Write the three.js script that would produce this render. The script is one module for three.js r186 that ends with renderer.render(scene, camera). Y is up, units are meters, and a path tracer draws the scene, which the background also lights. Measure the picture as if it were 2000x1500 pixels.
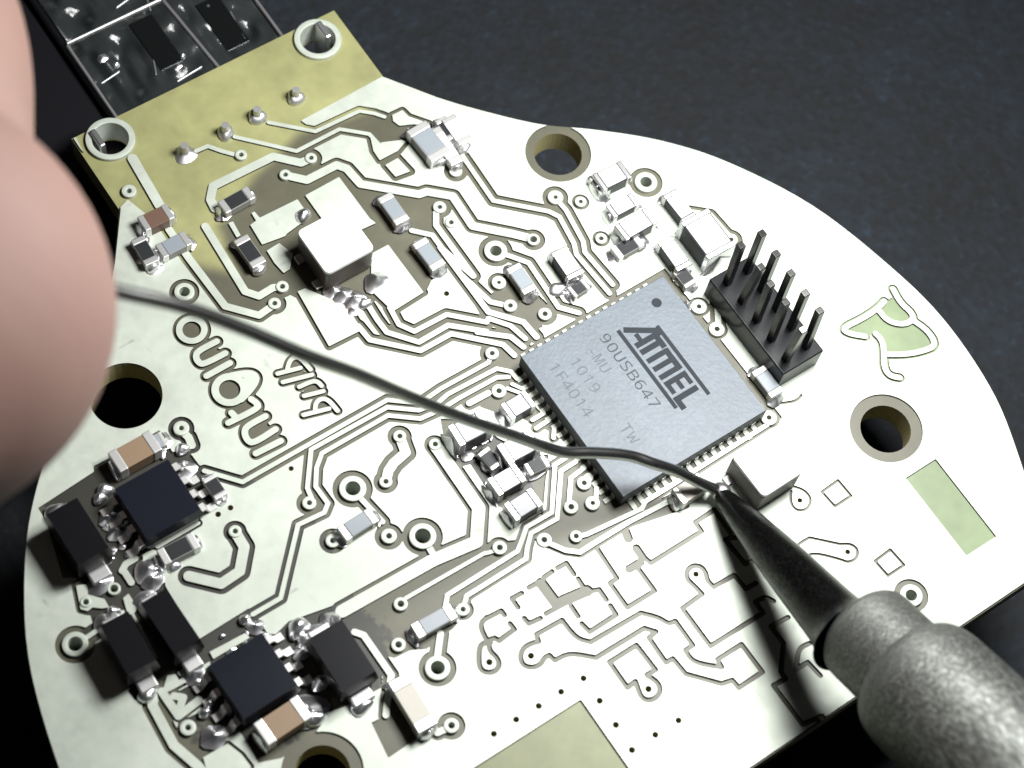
import * as THREE from 'three';
import { MarchingCubes } from 'three/addons/objects/MarchingCubes.js';
import { RoundedBoxGeometry } from 'three/addons/geometries/RoundedBoxGeometry.js';
import { mergeGeometries, toCreasedNormals } from 'three/addons/utils/BufferGeometryUtils.js';
import { RectAreaLightUniformsLib } from 'three/addons/lights/RectAreaLightUniformsLib.js';

// Lengths below are in board units, [u, v] along the two edges of the board seen from the middle of its big chip:
// one unit is 0.65 mm (the pads of the plug stand 2.5 - 2 - 2.5 mm apart). TOP is the height of the board's upper face over the table.
const MM = 0.00065, TOP = 18, THICK = 2.4;
const scene = new THREE.Scene();
scene.background = new THREE.Color().setRGB(0.008, 0.009, 0.011);

// camera
const camera = new THREE.PerspectiveCamera(20.61, 4 / 3, 0.01, 20);
camera.matrixAutoUpdate = true;
camera.position.set(-61.31 * MM, (148.9 + TOP) * MM, 44.04 * MM);
camera.quaternion.setFromRotationMatrix(new THREE.Matrix4().makeBasis(new THREE.Vector3(0.82251, 0.10381, 0.5592), new THREE.Vector3(0.47175, 0.42469, -0.77272), new THREE.Vector3(-0.3177, 0.89937, 0.30034)));
camera.focus = 0.108; camera.userData.fStop = 60;
scene.add(camera);

// the one lamp: a soft cool-white work light up beyond the right shoulder of the board
RectAreaLightUniformsLib.init();
const LAMP = new THREE.Vector3(22, 80 + TOP, -3).multiplyScalar(MM), LAMP_AT = new THREE.Vector3(4, TOP, -2).multiplyScalar(MM), LAMP_SIDE = 32 * MM;
const lampLight = new THREE.RectAreaLight(new THREE.Color().setRGB(1, 1, 0.985), 52, LAMP_SIDE, LAMP_SIDE);
lampLight.position.copy(LAMP); lampLight.lookAt(LAMP_AT); lampLight.name = 'lamp_glow';
scene.add(lampLight);

const renderer = new THREE.WebGLRenderer({ antialias: true });
renderer.setSize(1024, 768);
renderer.toneMapping = THREE.LinearToneMapping;
renderer.toneMappingExposure = 1.36;
renderer.shadowMap.enabled = true;

// ---------------------------------------------------------------- helpers
let seed = 7;
const rnd = (a = 0, b = 1) => { seed = (seed * 1664525 + 1013904223) >>> 0; return a + (b - a) * (seed / 4294967296); };
const names = new Map();
const numbered = (n) => { const k = names.get(n) ?? 0; names.set(n, k + 1); return k ? n + '_' + String(k).padStart(3, '0') : n; };
function put(name, geo, mat, parent = scene, label) {
  if (!geo.userData.inMetres) { geo.scale(MM, MM, MM); geo.userData.inMetres = true; }
  const m = new THREE.Mesh(geo, mat); m.name = numbered(name); m.castShadow = m.receiveShadow = true;
  if (label) m.userData.label = label;
  parent.add(m); return m;
}
function group(name, parent, [u, h, v] = [0, 0, 0], turn = 0, label) {
  const g = new THREE.Group(); g.name = numbered(name); g.position.set(u * MM, h * MM, v * MM); g.rotation.y = turn;
  if (label) g.userData.label = label;
  parent.add(g); return g;
}
function tag(o, label, category, kind) { o.userData.label = label; if (category) o.userData.category = category; if (kind) o.userData.kind = kind; return o; }
const std = (r, g, b, roughness = 0.5, metalness = 0, more = {}) => new THREE.MeshPhysicalMaterial({ color: new THREE.Color().setRGB(r, g, b), roughness, metalness, ...more });
const box = (w, h, d, x = 0, y = 0, z = 0, r = 0.06) => new RoundedBoxGeometry(w, h, d, 2, Math.min(r, w / 2.1, h / 2.1, d / 2.1)).translate(x, y, z);
// tiling value noise, n cells to the tile
function noiseGrid(n, s) { let q = s; const a = new Float32Array(n * n).map(() => { q = (q * 1664525 + 1013904223) >>> 0; return q / 4294967296; });
  return (x, y) => { x *= n; y *= n; const i = Math.floor(x), j = Math.floor(y), f = x - i, g = y - j, p = f * f * (3 - 2 * f), t = g * g * (3 - 2 * g), at = (k, l) => a[(((l % n) + n) % n) * n + (((k % n) + n) % n)];
    return (at(i, j) * (1 - p) + at(i + 1, j) * p) * (1 - t) + (at(i, j + 1) * (1 - p) + at(i + 1, j + 1) * p) * t; }; }
const fractal = (s, ...sizes) => { const g = sizes.map((n, k) => noiseGrid(n, s + 31 * k)); return (x, y) => g.reduce((t, f, k) => t + f(x, y) / (k + 1), 0) / g.reduce((t, f, k) => t + 1 / (k + 1), 0); };
function texture(w, h, f, srgb, wrap = true) {
  const d = new Uint8Array(w * h * 4);
  for (let j = 0; j < h; j++) for (let i = 0; i < w; i++) { const c = f((i + 0.5) / w, (j + 0.5) / h), k = (j * w + i) * 4; for (let q = 0; q < 3; q++) d[k + q] = Math.max(0, Math.min(255, 255 * (c.length ? c[q] : c))); d[k + 3] = 255; }
  const t = new THREE.DataTexture(d, w, h, THREE.RGBAFormat); t.magFilter = t.minFilter = THREE.LinearFilter; if (wrap) t.wrapS = t.wrapT = THREE.RepeatWrapping; if (srgb) t.colorSpace = THREE.SRGBColorSpace; t.needsUpdate = true; return t;
}
const stretch = (t, a, b = a) => { const c = t.clone(); c.repeat.set(a, b); c.needsUpdate = true; return c; };

// ---------------------------------------------------------------- materials
const smear = fractal(3, 5, 11, 29), grain = fractal(11, 40, 90, 170), streak = fractal(23, 6, 70);
const tinColor = texture(512, 512, (x, y) => { const s = smear(x, y), g = grain(x, y), k = streak(x * 0.5 + y * 0.2, y) ; const t = 0.9 + 0.1 * s + 0.06 * (g - 0.5) - 0.05 * Math.max(0, k - 0.6) - 0.9 * Math.max(0, grain(x * 0.5, y * 0.5) * smear(y, x) - 0.48); return [t * 0.965, t, t * 0.955]; }, true);
const tinRough = texture(512, 512, (x, y) => 0.66 + 0.3 * (smear(y, x) - 0.5) + 0.16 * (grain(x, y) - 0.5));
const M = {
  tin: std(0.52, 0.52, 0.505, 0.8, 0.22, { map: tinColor, roughnessMap: tinRough, bumpMap: texture(512, 512, (x, y) => 0.5 + 0.5 * (grain(x, y) - 0.5)), bumpScale: 0.000004 }),
  etched: std(0.025, 0.023, 0.016, 0.8),
  laminate: null,
  laminateEdge: std(0.3, 0.27, 0.13, 0.7),
  solder: std(0.86, 0.86, 0.88, 0.36, 1),
  dullSolder: std(0.6, 0.6, 0.6, 0.42, 0.9),
  terminal: std(0.62, 0.62, 0.61, 0.38, 0.75),
  ceramicGrey: std(0.2, 0.2, 0.19, 0.55),
  topGrey: std(0.4, 0.41, 0.43, 0.5),
  tinEnd: std(0.55, 0.55, 0.56, 0.33, 1),
  ceramicTan: std(0.2, 0.135, 0.08, 0.55),
  ceramicBrown: std(0.11, 0.062, 0.042, 0.5),
  ceramicPale: std(0.43, 0.41, 0.36, 0.6),
  ceramicWhite: std(0.58, 0.58, 0.58, 0.5),
  coat: std(0.2, 0.225, 0.25, 0.45),
  darkCoatAndShade: std(0.022, 0.024, 0.026, 0.4, 0, { specularIntensity: 0.35 }),
  epoxy: std(0.006, 0.0075, 0.013, 0.3, 0, { specularIntensity: 0.45 }),
  moulding: std(0.004, 0.0043, 0.006, 0.3, 0, { specularIntensity: 0.45 }),
  ledWhite: std(0.66, 0.66, 0.65, 0.55),
  ledSide: std(0.035, 0.026, 0.02, 0.45),
  pin: std(0.07, 0.07, 0.068, 0.25, 1),
  steel: std(0.36, 0.38, 0.38, 0.22, 1),
  darkPlastic: std(0.008, 0.008, 0.01, 0.3),
};

// ---------------------------------------------------------------- the table: dark woven cloth
{
  const weave = fractal(71, 130, 210, 320), patch = fractal(77, 12, 31);
  const cloth = texture(1024, 1024, (x, y) => { const t = 0.04 + 0.11 * weave(x, y) + 0.06 * (patch(x, y) - 0.5) + (weave(y, x) > 0.66 ? 0.06 * (weave(y, x) - 0.66) * 6 : 0); return [t * 0.5, t * 0.75, t * 1.0]; }, true);
  const rough = texture(1024, 1024, (x, y) => weave(x, y));
  for (const t of [cloth, rough]) t.repeat.set(11, 11);
  const m = std(1, 1, 1, 0.85, 0, { map: cloth, bumpMap: rough, bumpScale: 0.00009 });
  const table = put('table_cloth', new THREE.BoxGeometry(900, 12, 900).translate(0, -6, 0), m);
  tag(table, 'dark blue-black cloth surface under the circuit board', 'tabletop', 'structure');
}

// ---------------------------------------------------------------- the circuit board
const board = group('circuit_board', scene, [0, TOP, 0]);
tag(board, 'lamp-shaped bare tinned circuit board with soldered parts and a plug', 'circuit board');

// outline: a straight foot, two mirrored arcs and the narrow tongue that carries the plug
const AXIS = -14.5, arc = [[-2, -34.8], [0.8, -30.8], [2.8, -28.4], [6.6, -24.4], [10.4, -21.5], [14.7, -17.7], [18.4, -13], [22, -6], [24.1, 2.1], [24.8, 8.4], [24.1, 15.2], [22.3, 20.6], [20.4, 24.6], [17.2, 29.2]];
const flow = new THREE.SplineCurve(arc.slice(1).map((p) => new THREE.Vector2(...p))).getPoints(70).map((p) => [p.x, p.y]);
const OUT = [[-2, -42.5], arc[0], ...flow, ...flow.slice().reverse().map(([u, v]) => [2 * AXIS - u, v]), [-27, -34.8], [-27, -42.5]];
const holes = [];                                  // [u, v, radius]

// what is etched: bare fields, isolating cuts, and copper that lies inside them
const bares = [], cuts = [], adds = [];
// gentle bends of a scored line are rounded, sharp corners stay
function eased(p) {
  for (let n = 0; n < 2; n++) p = p.flatMap((b, i) => {
    const a = p[i - 1], c = p[i + 1]; if (!a || !c) return [b];
    const x = [b[0] - a[0], b[1] - a[1]], y = [c[0] - b[0], c[1] - b[1]], l = Math.hypot(...x), m = Math.hypot(...y);
    if (l > 2.2 || m > 2.2 || (x[0] * y[0] + x[1] * y[1]) / (l * m) < 0.35) return [b];
    return [[b[0] - x[0] / 4, b[1] - x[1] / 4], [b[0] + y[0] / 4, b[1] + y[1] / 4]];
  });
  return p;
}
const soft = (p) => { for (let n = 0; n < 2; n++) p = p.flatMap((b, i) => { const a = p[i - 1], c = p[i + 1]; if (!a || !c) return [b]; const k = 0.27; return [[b[0] + (a[0] - b[0]) * k, b[1] + (a[1] - b[1]) * k], [b[0] + (c[0] - b[0]) * k, b[1] + (c[1] - b[1]) * k]]; }); return p; };
const bare = (...pts) => bares.push(pts);
const cut = (w, ...pts) => cuts.push([eased(pts), w * 1.2]);
const trace = (w, clear, ...pts) => adds.push({ name: 'trace', strokes: [[pts, w]], polys: [], clear: clear * 1.65 });
const pad = (clear, ...pts) => adds.push({ name: 'pad', strokes: [], polys: [pts], clear: clear * 1.65 });
const vias = [];
const via = ([u, v], ring = 0.6, hole = 0.24, clear = 0.28) => { vias.push([u, v, ring, hole]); holes.push([u, v, hole]); if (clear) cuts.push([[[u, v], [u + 0.001, v]], 2 * (ring + clear * 1.5)]); };
const dot = ([u, v], r = 0.2) => holes.push([u, v, r]);

// mounting holes with their bare rings
for (const [u, v, r, ring] of [[6.4, -21.1, 2.0, 2.75], [14.5, 13.1, 2.05, 2.95], [-34.7, -20.3, 2.75, 0], [-37.6, 12.6, 2.0, 2.95]]) { holes.push([u, v, r]); if (ring) cuts.push([[[u, v], [u + 0.001, v]], 2 * ring]); }
for (const [u, v] of [[-24.4, -40.8], [-4.8, -40.6]]) { holes.push([u, v, 1.5]); vias.push([u, v, 2.0, 1.5]); }
// the tongue and the field round the white block
bare([-26.98, -42.79], [-1.74, -42.74], [-1.57, -34.78], [-10.21, -34.51], [-9.74, -33.03], [-5.81, -32.96], [-3.97, -31.36], [-3.97, -30.67], [-2.99, -29.23], [-2.3, -28.42], [-3.89, -28.61], [-5.66, -29.6], [-6.11, -30.38], [-7.78, -32.22], [-11.98, -32.2], [-11.39, -31.34], [-11.13, -30.5], [-10.85, -29.38], [-9.93, -29.35], [-9.47, -28.68], [-9.31, -27.07], [-5.66, -23.73], [-4.97, -22.42], [-5.27, -21.44], [-6.04, -20.57], [-6.72, -19.98], [-6.94, -17.1], [-8.77, -16.58], [-9.17, -16.55], [-10.23, -15.84], [-11.9, -15.51], [-12.69, -16.53], [-15.12, -17.99], [-18.48, -19.49], [-19.6, -21.49], [-20.95, -21.14], [-22.47, -20.95], [-24.3, -23], [-24.53, -28.25], [-24.62, -31.12], [-25.19, -32.54], [-25.98, -35.2], [-27.37, -34.72], [-27.27, -37.34], [-26.59, -42.78]);
bare([-5.99, -20.65], [-5.95, -14.88], [-6.05, -12.52], [-5.56, -11.41], [-3.96, -9.75], [-3.82, -8.5], [-4.78, -8.55], [-5.54, -10.34], [-7.57, -11.72], [-6.94, -17.1], [-6.78, -19.9]);
bare([-3.82, -13.9], [-2.71, -13.82], [-2.48, -10.86], [-2.41, -10.43], [-2.18, -8.94], [-4.14, -8.97], [-4.49, -9.75], [-6.36, -11.46], [-6.41, -12.45], [-5.6, -13.12], [-4.3, -12.93]);
bare([-7.72, -8.22], [-6.9, -7.19], [-7.61, -6.58], [-8.46, -6.05], [-8.62, -7.61]);
bare([-7.44, -8.57], [-6.86, -7.73], [-7.73, -6.79], [-9.24, -7.59], [-8.51, -8]);
// round the foot of the big chip
bare([-8.1, -7.6], [7.7, -7.7], [7.9, 8.0], [-8.2, 8.0]);
bare([-15.21, -6.06], [-14.73, -5.77], [-13.73, -4.92], [-12.44, -3.17], [-12.31, -2.38], [-10.72, 0.25], [-9.77, 0.84], [-10.34, 1.66], [-11.07, 2.39], [-12.52, 4.16], [-14.37, 4.27], [-15.17, 3.66], [-15.08, 3.03], [-15.48, 2.32], [-15.43, 0.62], [-15.35, -1.66], [-16.09, -1.88], [-15.97, -4.39]);
bare([-11.06, -5.55], [-12.02, -5.3], [-11.37, -4.42], [-10.3, -4.01], [-9.4, -2.01], [-8.62, -0.83], [-8.33, 0.07], [-7.97, 0.53], [-8.23, -0.58], [-8.31, -4.59], [-9.26, -5.54]);
bare([-9.52, 2.01], [-8.46, 1.75], [-7.59, 2.59], [-7.77, 6.99], [-8.36, 7.82], [-9.62, 8.36], [-11.44, 8.7], [-12.23, 8.79], [-13.67, 7.16], [-14.65, 6.11], [-12.67, 5.73], [-11.7, 5.15]);
bare([-18.08, 4.22], [-15.76, 5.38], [-15.64, 6.03], [-21.25, 7.29], [-22.93, 8.37], [-23.81, 8.66], [-24.91, 8.67], [-26.29, 8.92], [-27.41, 8.35], [-28.68, 8.24], [-29, 7.9], [-29.48, 5.09], [-30.37, 3.75], [-26.17, 3.92], [-22.51, 3.77]);
// lower left: the two drivers and their diodes
bare([-44.77, -15.66], [-39.84, -16.07], [-39.66, -16.48], [-38.08, -16.43], [-33.98, -16.47], [-34.07, -14.38], [-33.02, -14.26], [-32.92, -12.53], [-32.82, -11.43], [-32.46, -10.79], [-32.69, -8.98], [-33.67, -9.07], [-34.68, -9.09], [-38.74, -8.28], [-39.75, -8.41], [-41.81, -8.3], [-41.96, -7.4], [-39.77, -6.03], [-40.15, -5.08], [-45.75, -8.6], [-45, -9.31], [-45.92, -9.88], [-44.78, -14.35]);
bare([-44.98, -9.47], [-42.37, -8.26], [-40.8, -8.3], [-39.29, -7.02], [-39.93, -5.38], [-40, -0.64], [-39.58, 0.21], [-40.15, 1.17], [-42.22, 0.76], [-43.26, 0.59], [-44.41, 1.25], [-46.13, 0.97], [-46.23, 0.1], [-43.3, -1.32], [-43.22, -5.42], [-45.89, -5.43], [-45.54, -6.71], [-44.35, -6.13], [-44.98, -7.7]);
bare([-39.93, -0.58], [-35.68, -0.69], [-35.49, 0.83], [-35.53, 1.71], [-35.04, 2.07], [-33.72, 1.72], [-30.19, 2.44], [-29.87, 3.72], [-29.43, 5.29], [-29.89, 8.41], [-30.66, 9.61], [-32.94, 9.53], [-35.35, 9.04], [-35.67, 9.56], [-36.59, 9.91], [-39.52, 10.18], [-41.11, 9.58], [-40.98, 8.23], [-41.03, 6.87], [-41.7, 6.34], [-42.28, 6.99], [-44.35, 6.89], [-44.54, 6.06], [-44.93, 5.1], [-44.39, 4.01], [-42.72, 4.14], [-42.11, 3.6], [-43.14, 3.36], [-43.95, 3.26], [-44.06, 1.95], [-43.62, 1.7], [-43.13, 2.02], [-40.65, 2.13]);
bare([-32.73, 11.43], [-31.48, 11.55], [-29.57, 10.03], [-29.7, 11.05], [-30.2, 13.45], [-29.22, 13.8], [-29.01, 14.89], [-30.54, 14.18], [-33.11, 14.28]);
// lands without copper
bare([13.13, 17.29], [16.24, 17.28], [16.19, 24.95], [13.13, 24.92]);
bare([-18.83, 18.2], [-18.83, 26.5], [-40, 26.5], [-40, 18.2]);

// ---- traces and pads, upper left to lower right
trace(0.34, 0.2, [-12.57, -35.7], [-9.74, -33.03], [-5.92, -32.89], [-5.57, -32.87], [-4.65, -32.07], [-4.1, -31.35]);
trace(0.34, 0.2, [-15.67, -35.93], [-12.06, -32.21], [-7.92, -32.22], [-6.08, -30.58], [-5.85, -28.68]);
trace(0.36, 0.2, [-19.04, -36.34], [-17.99, -36.27], [-17.24, -35.27], [-16.18, -34.09]); via([-16.14, -34.17], 0.5, 0.2);
trace(0.72, 0.2, [-11.42, -31.04], [-12.33, -31.09], [-13.95, -32.74], [-19.54, -32.82], [-20.36, -31.86], [-20.48, -30.97]); via([-11.42, -31.04], 0.5, 0.2);
trace(0.62, 0.2, [-21.97, -29.97], [-22.3, -23.31], [-21.59, -22.4], [-20.27, -22.48], [-19.59, -22.2]); via([-19.61, -22.16], 0.52, 0.22);
trace(0.72, 0.2, [-14.04, -30.75], [-12.79, -29.47], [-9.95, -29.44], [-9.43, -28.74], [-9.24, -26.94], [-5.68, -23.7], [-5.01, -23.59], [-3.41, -22.14], [-3.56, -19], [-1.22, -16.77], [0.01, -15.46]); via([-14.04, -30.75], 0.5, 0.2); via([-0.03, -15.4], 0.55, 0.3);
trace(0.8, 0.22, [-23.76, -38.34], [-24.09, -33.5], [-24.01, -31.83]); trace(0.6, 0.2, [-24.57, -31.2], [-24.55, -28.21], [-24.3, -23], [-22.47, -20.95], [-20.95, -21.14]); via([-20.91, -21.2], 0.52, 0.2);
via([-25.54, -35.81], 0.6, 0.22, 0.1);
trace(0.5, 0.22, [-4.92, -21.81], [-5.44, -21.53], [-6.06, -20.58], [-6.06, -15.16], [-6.89, -18.69], [-6.82, -11.84], [-4.93, -9.64], [-4.79, -8.02]); via([-4.92, -21.81], 0.56, 0.2);
trace(0.45, 0.22, [-8.02, -21.17], [-6.82, -19.96], [-6.83, -15.79], [-6.19, -12.51], [-5.13, -11.44]); via([-5.04, -11.38], 0.56, 0.2);
via([-4.91, -20.14], 0.5, 0.2, 0); via([-4.66, -13.58], 0.6, 0.16, 0.2); via([-3.08, -9.33], 0.56, 0.22);
trace(0.42, 0.24, [-3.26, -16.1], [-2.41, -15.01], [-1.55, -13.84], [-1.77, -9.27], [-0.66, -8.01]); via([-3.26, -16.1], 0.95, 0.48, 0.3);
trace(0.4, 0.24, [-0.61, -24.91], [-0.79, -20.1], [2.55, -16.94], [3.03, -16.07], [2.63, -13.4], [2.22, -12.48], [2.49, -8.17]);
trace(0.4, 0.24, [3.76, -17.72], [3.85, -16.29], [3.38, -13.17], [2.93, -12.28], [3.17, -8.69]); via([3.76, -17.72], 0.66, 0.18);
via([5.31, -16.31], 0.5, 0.18, 0.15); via([11.08, -15.05], 0.95, 0.5, 0.3); via([-1.91, -23.98], 0.55, 0.2);
trace(0.42, 0.22, [12.17, -11.33], [13.92, -9.8], [14.09, -7.15]); via([13.99, -7.01], 0.55, 0.18); via([4.78, -12.62], 0.5, 0.2, 0.15);
via([8, -3.4], 0.66, 0.2, 0.15); via([8.05, -1.01], 0.66, 0.22, 0.15); via([-26.4, -25.7], 0.8, 0.42, 0.25);
pad(0.2, [-3.44, -31.18], [-2.46, -31.14], [-2.34, -30.36], [-1.26, -28.93], [-1.38, -28.74], [-2.42, -29.52], [-3.51, -29.99], [-3.71, -30.64]); pad(0.22, [-6.15, -30.31], [-5.95, -29.32], [-5.6, -29.38], [-4.03, -28.71], [-3.89, -28.45], [-4.94, -28.02], [-6.7, -28.02], [-6.66, -29.04]); pad(0.24, [-6.55, -27.42], [-5.3, -27.46], [-5.11, -25.87], [-6.44, -26.05]);
// land patches of the white block
pad(0.25, [-18.86, -28.24], [-18.26, -28.33], [-18.21, -29.12], [-17.93, -29.12], [-17.86, -28.41], [-14.38, -28.33], [-14.39, -26.43], [-16.79, -26.06], [-17, -25.94], [-18.98, -26.22]);
pad(0.25, [-13.66, -28.31], [-10.39, -28.38], [-10.33, -23.84], [-10.14, -23.23], [-11.4, -23.32], [-13.65, -23.68]);
pad(0.25, [-18.95, -25.56], [-17.75, -25.65], [-17.32, -24.26], [-18.26, -23.2], [-18.86, -23.16], [-19.01, -24.3]);
pad(0.22, [-11.97, -21.05], [-10.36, -21.06], [-10.28, -15.98], [-13.31, -15.8], [-13.77, -18.24]);
pad(0.22, [-18.79, -21.19], [-18.13, -21.11], [-16.81, -19.11], [-16.16, -18.09], [-16.26, -15.69], [-19.24, -15.81]);
pad(0.22, [-20.26, -29.27], [-19.87, -29.21], [-20, -27.81], [-20.37, -27.79]);
trace(0.42, 0.22, [-13.33, -16.22], [-13.52, -14.58], [-12.81, -13.44], [-9.8, -13.37], [-7.46, -11.15], [-7.14, -11.36], [-6, -9.9], [-5.64, -8.34]);
trace(0.62, 0.2, [-15.34, -18.71], [-15.08, -17.76]); trace(0.45, 0.22, [-14.65, -17.65], [-14.75, -15.8], [-14.71, -14.51], [-13.02, -12.46], [-10.23, -12.51], [-7.92, -10.47], [-8.58, -10.8], [-6.55, -9.09], [-6.18, -7.81]);
trace(0.45, 0.22, [-16.33, -16.13], [-16.21, -14.64], [-13.32, -11.78], [-10.43, -11.76], [-8.39, -9.76], [-9.02, -10.4], [-7.44, -8.82], [-7.21, -7.59]);
// bundle that passes below the wire
via([-8.65, -8.63], 0.56, 0.2); trace(0.36, 0.2, [-8.68, -8.59], [-9.33, -8.13], [-13.8, -8.19], [-15.43, -8.04], [-16.01, -8.13], [-17.85, -9.56], [-25.12, -9.54], [-30.86, -9.52], [-32.83, -11.82]);
trace(0.36, 0.2, [-8.18, -5.79], [-8.24, -6.55], [-9.06, -7.35], [-13.58, -7.51], [-14.79, -7.26], [-16.25, -7.54], [-18.19, -9.03], [-25.06, -9.09], [-26.98, -6.55], [-27.15, -5.62], [-27.56, -5.36]); via([-27.52, -5.42], 0.55, 0.2);
trace(0.36, 0.2, [-8.66, -6.26], [-9.49, -6.71], [-13.06, -6.77], [-14.88, -6.7], [-16.54, -6.88], [-18.52, -8.42], [-24.54, -8.39], [-25.52, -7.58], [-26.38, -6.32], [-26.32, -4.66], [-26.96, -4.18], [-29.15, -4.37], [-33.28, -0.12], [-35.65, -0.13]);
via([-10.02, -5.64], 0.6, 0.22); trace(0.5, 0.2, [-10.81, -5.94], [-12.57, -5.99]); trace(0.3, 0.15, [-9.29, -5.49], [-8.22, -4.06]); trace(0.3, 0.15, [-8.77, -5.6], [-8.28, -4.81]);
trace(0.36, 0.15, [-9.14, -2.22], [-8.1, -2.24]); trace(0.36, 0.15, [-9.31, -1.48], [-8.13, -1.54]); trace(0.36, 0.15, [-8.17, -0.66], [-8.61, -0.11]);
trace(0.36, 0.16, [-8.78, 1.78], [-9.82, 1.82], [-12.27, 4.94], [-14.6, 4.9], [-15.5, 5.59], [-16.28, 6.14], [-22.69, 6.24], [-23.37, 6.96]);
trace(0.36, 0.16, [-8.3, 2.45], [-9.71, 2.49], [-12.21, 5.57], [-14.58, 5.49], [-15.5, 6.31], [-16.08, 6.99], [-21.51, 7.06], [-22.32, 7.76]); via([-22.35, 7.81], 0.52, 0.2, 0.2);
trace(0.36, 0.16, [-8.03, 3.22], [-9.38, 3.37], [-10.8, 5.11]); via([-10.76, 5.36], 0.58, 0.22, 0);
via([-8.77, 4.27], 0.58, 0.2, 0); trace(0.7, 0.1, [-8.77, 4.27], [-8.17, 4.04]); via([-9.17, 5.98], 0.6, 0.16, 0); trace(0.36, 0.1, [-8.96, 6.1], [-8.16, 5.1]);
trace(0.4, 0.16, [-14.09, 6.54], [-13.12, 8.03], [-12.28, 8.73], [-10.93, 8.71], [-7.7, 8.7], [-3.12, 9.02]); via([-14.05, 6.48], 0.6, 0.22, 0);
trace(0.36, 0.16, [-11.8, 7.57], [-10.97, 7.83], [-6.17, 8.35], [-5.59, 8.02], [-3.59, 8], [-2.04, 7.98], [6.56, 7.84]); via([-11.81, 7.53], 0.5, 0.2, 0); via([6.94, 7.45], 0.66, 0.2, 0.15);
// middle field
trace(0.78, 0.26, [-18.72, -6.46], [-18.89, -5.73], [-19.05, -5.08], [-20.34, -4.82], [-21.01, -4.49], [-21.67, -3.85]); via([-18.72, -6.46], 0.52, 0.2); via([-21.67, -3.85], 0.52, 0.2);
trace(0.42, 0.24, [-24.11, -4.69], [-24, -3.67], [-23.63, -1.23]); via([-24.11, -4.69], 1.05, 0.58, 0.32); via([-23.87, 0], 0.62, 0.22, 0.3); via([-27.64, -1.91], 0.56, 0.22, 0.3);
via([-21.71, 1.35], 1.05, 0.6, 0.32); trace(0.5, 0.22, [-21.71, 1.35], [-21.83, 3.23]);
trace(1.0, 0.2, [-16.79, -4.44], [-16.77, -3.83], [-16.82, 1.68], [-18.49, 3.87], [-21.8, 3.4], [-22.24, 3.36], [-29.99, 3.15]); via([-16.77, -4.47], 0.5, 0.2, 0);
via([-17.28, 5.2], 0.58, 0.22, 0.2); trace(0.3, 0.1, [-17.35, 5.3], [-18.42, 5.01], [-18.43, 4.95], [-25.44, 4.8]); via([-26.04, 4.99], 0.55, 0.25, 0); via([-27.9, 7.55], 0.55, 0.25, 0.1);
trace(0.5, 0.24, [-24.78, 8.47], [-26.49, 10.46]); via([-26.43, 10.57], 0.95, 0.52, 0.3);
trace(0.5, 0.2, [-30.08, 4.99], [-29.64, 5.55], [-29.57, 9.2], [-31.11, 10.97], [-31.53, 11.52]); via([-27.97, 14.74], 0.58, 0.25, 0.3); trace(0.5, 0.2, [-28.13, 14.77], [-29.1, 14.63]);
// lower left field
via([-32.53, -15.73], 0.62, 0.2, 0.25); trace(0.6, 0.22, [-32.6, -15.62], [-32.43, -14.77], [-32.56, -14.1]);
via([-33.41, -6.39], 0.5, 0.2, 0.25); trace(0.8, 0.25, [-33.41, -6.39], [-33.46, -4.98], [-34.75, -3.5], [-36.4, -3.39], [-38.09, -5.16]);
dot([-32.71, -8.21], 0.2); dot([-33.76, -8.24], 0.2); dot([-27.18, -8.55], 0.18); dot([-8.78, -14.94], 0.2);
trace(0.5, 0.2, [-41.89, -6.95], [-41.89, -7.88], [-41.99, -8.11], [-41.51, -8.41], [-40.73, -8.43]); pad(0.1, [-43, -6.21], [-42.49, -6.31], [-42.46, -5.03], [-43.02, -4.71], [-43.32, -4.98]);
trace(0.2, 0.05, [-43.02, -4.71], [-43.27, -0.97]); pad(0.2, [-45.39, -8.88], [-44.68, -8.52], [-45, -7.8], [-44.17, -6.86], [-44.2, -6.12], [-44.69, -6.34], [-45.21, -6.76], [-45.63, -6.69], [-46.01, -7.09]);
via([-45.44, -7.36], 0.42, 0.22, 0); via([-43.21, -7.18], 0.5, 0.3, 0); via([-47.65, -4.97], 0.95, 0.55, 0.32); trace(0.36, 0.3, [-47.65, -4.97], [-46.51, -4.99], [-45.95, -5.05]);
trace(0.16, 0.05, [-39.38, -8.58], [-37.52, -8.33], [-35.37, -8.7]); trace(0.3, 0.1, [-38.87, -8.36], [-35.36, -8.4]);
pad(0.12, [-39.79, 0.67], [-36.88, 0.81], [-36.78, 1.3], [-39.84, 1.27]); pad(0.12, [-43.92, 1.21], [-43.26, 0.58], [-42.72, 0.82], [-42.73, 1.33], [-40.15, 1.29], [-40.35, 1.79], [-43.62, 1.7], [-44.14, 1.59]);
trace(0.7, 0.24, [-44.87, 1.13], [-45.03, 1.67], [-45.26, 1.93], [-45.46, 5.28], [-44.79, 7.56], [-44.73, 8.52]); trace(0.6, 0.1, [-44.19, 1.39], [-44.1, 3.61], [-42.32, 3.39]); trace(0.55, 0.1, [-43.63, 2.16], [-43.13, 2.61], [-43.66, 3.08]);
via([-43.99, 4.72], 0.6, 0.22, 0.1); pad(0.15, [-44.18, 7.16], [-42.2, 7.23], [-41.78, 8.43], [-41.69, 9.55], [-42.89, 10.49], [-44.48, 10], [-44.53, 8.39]);
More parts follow.
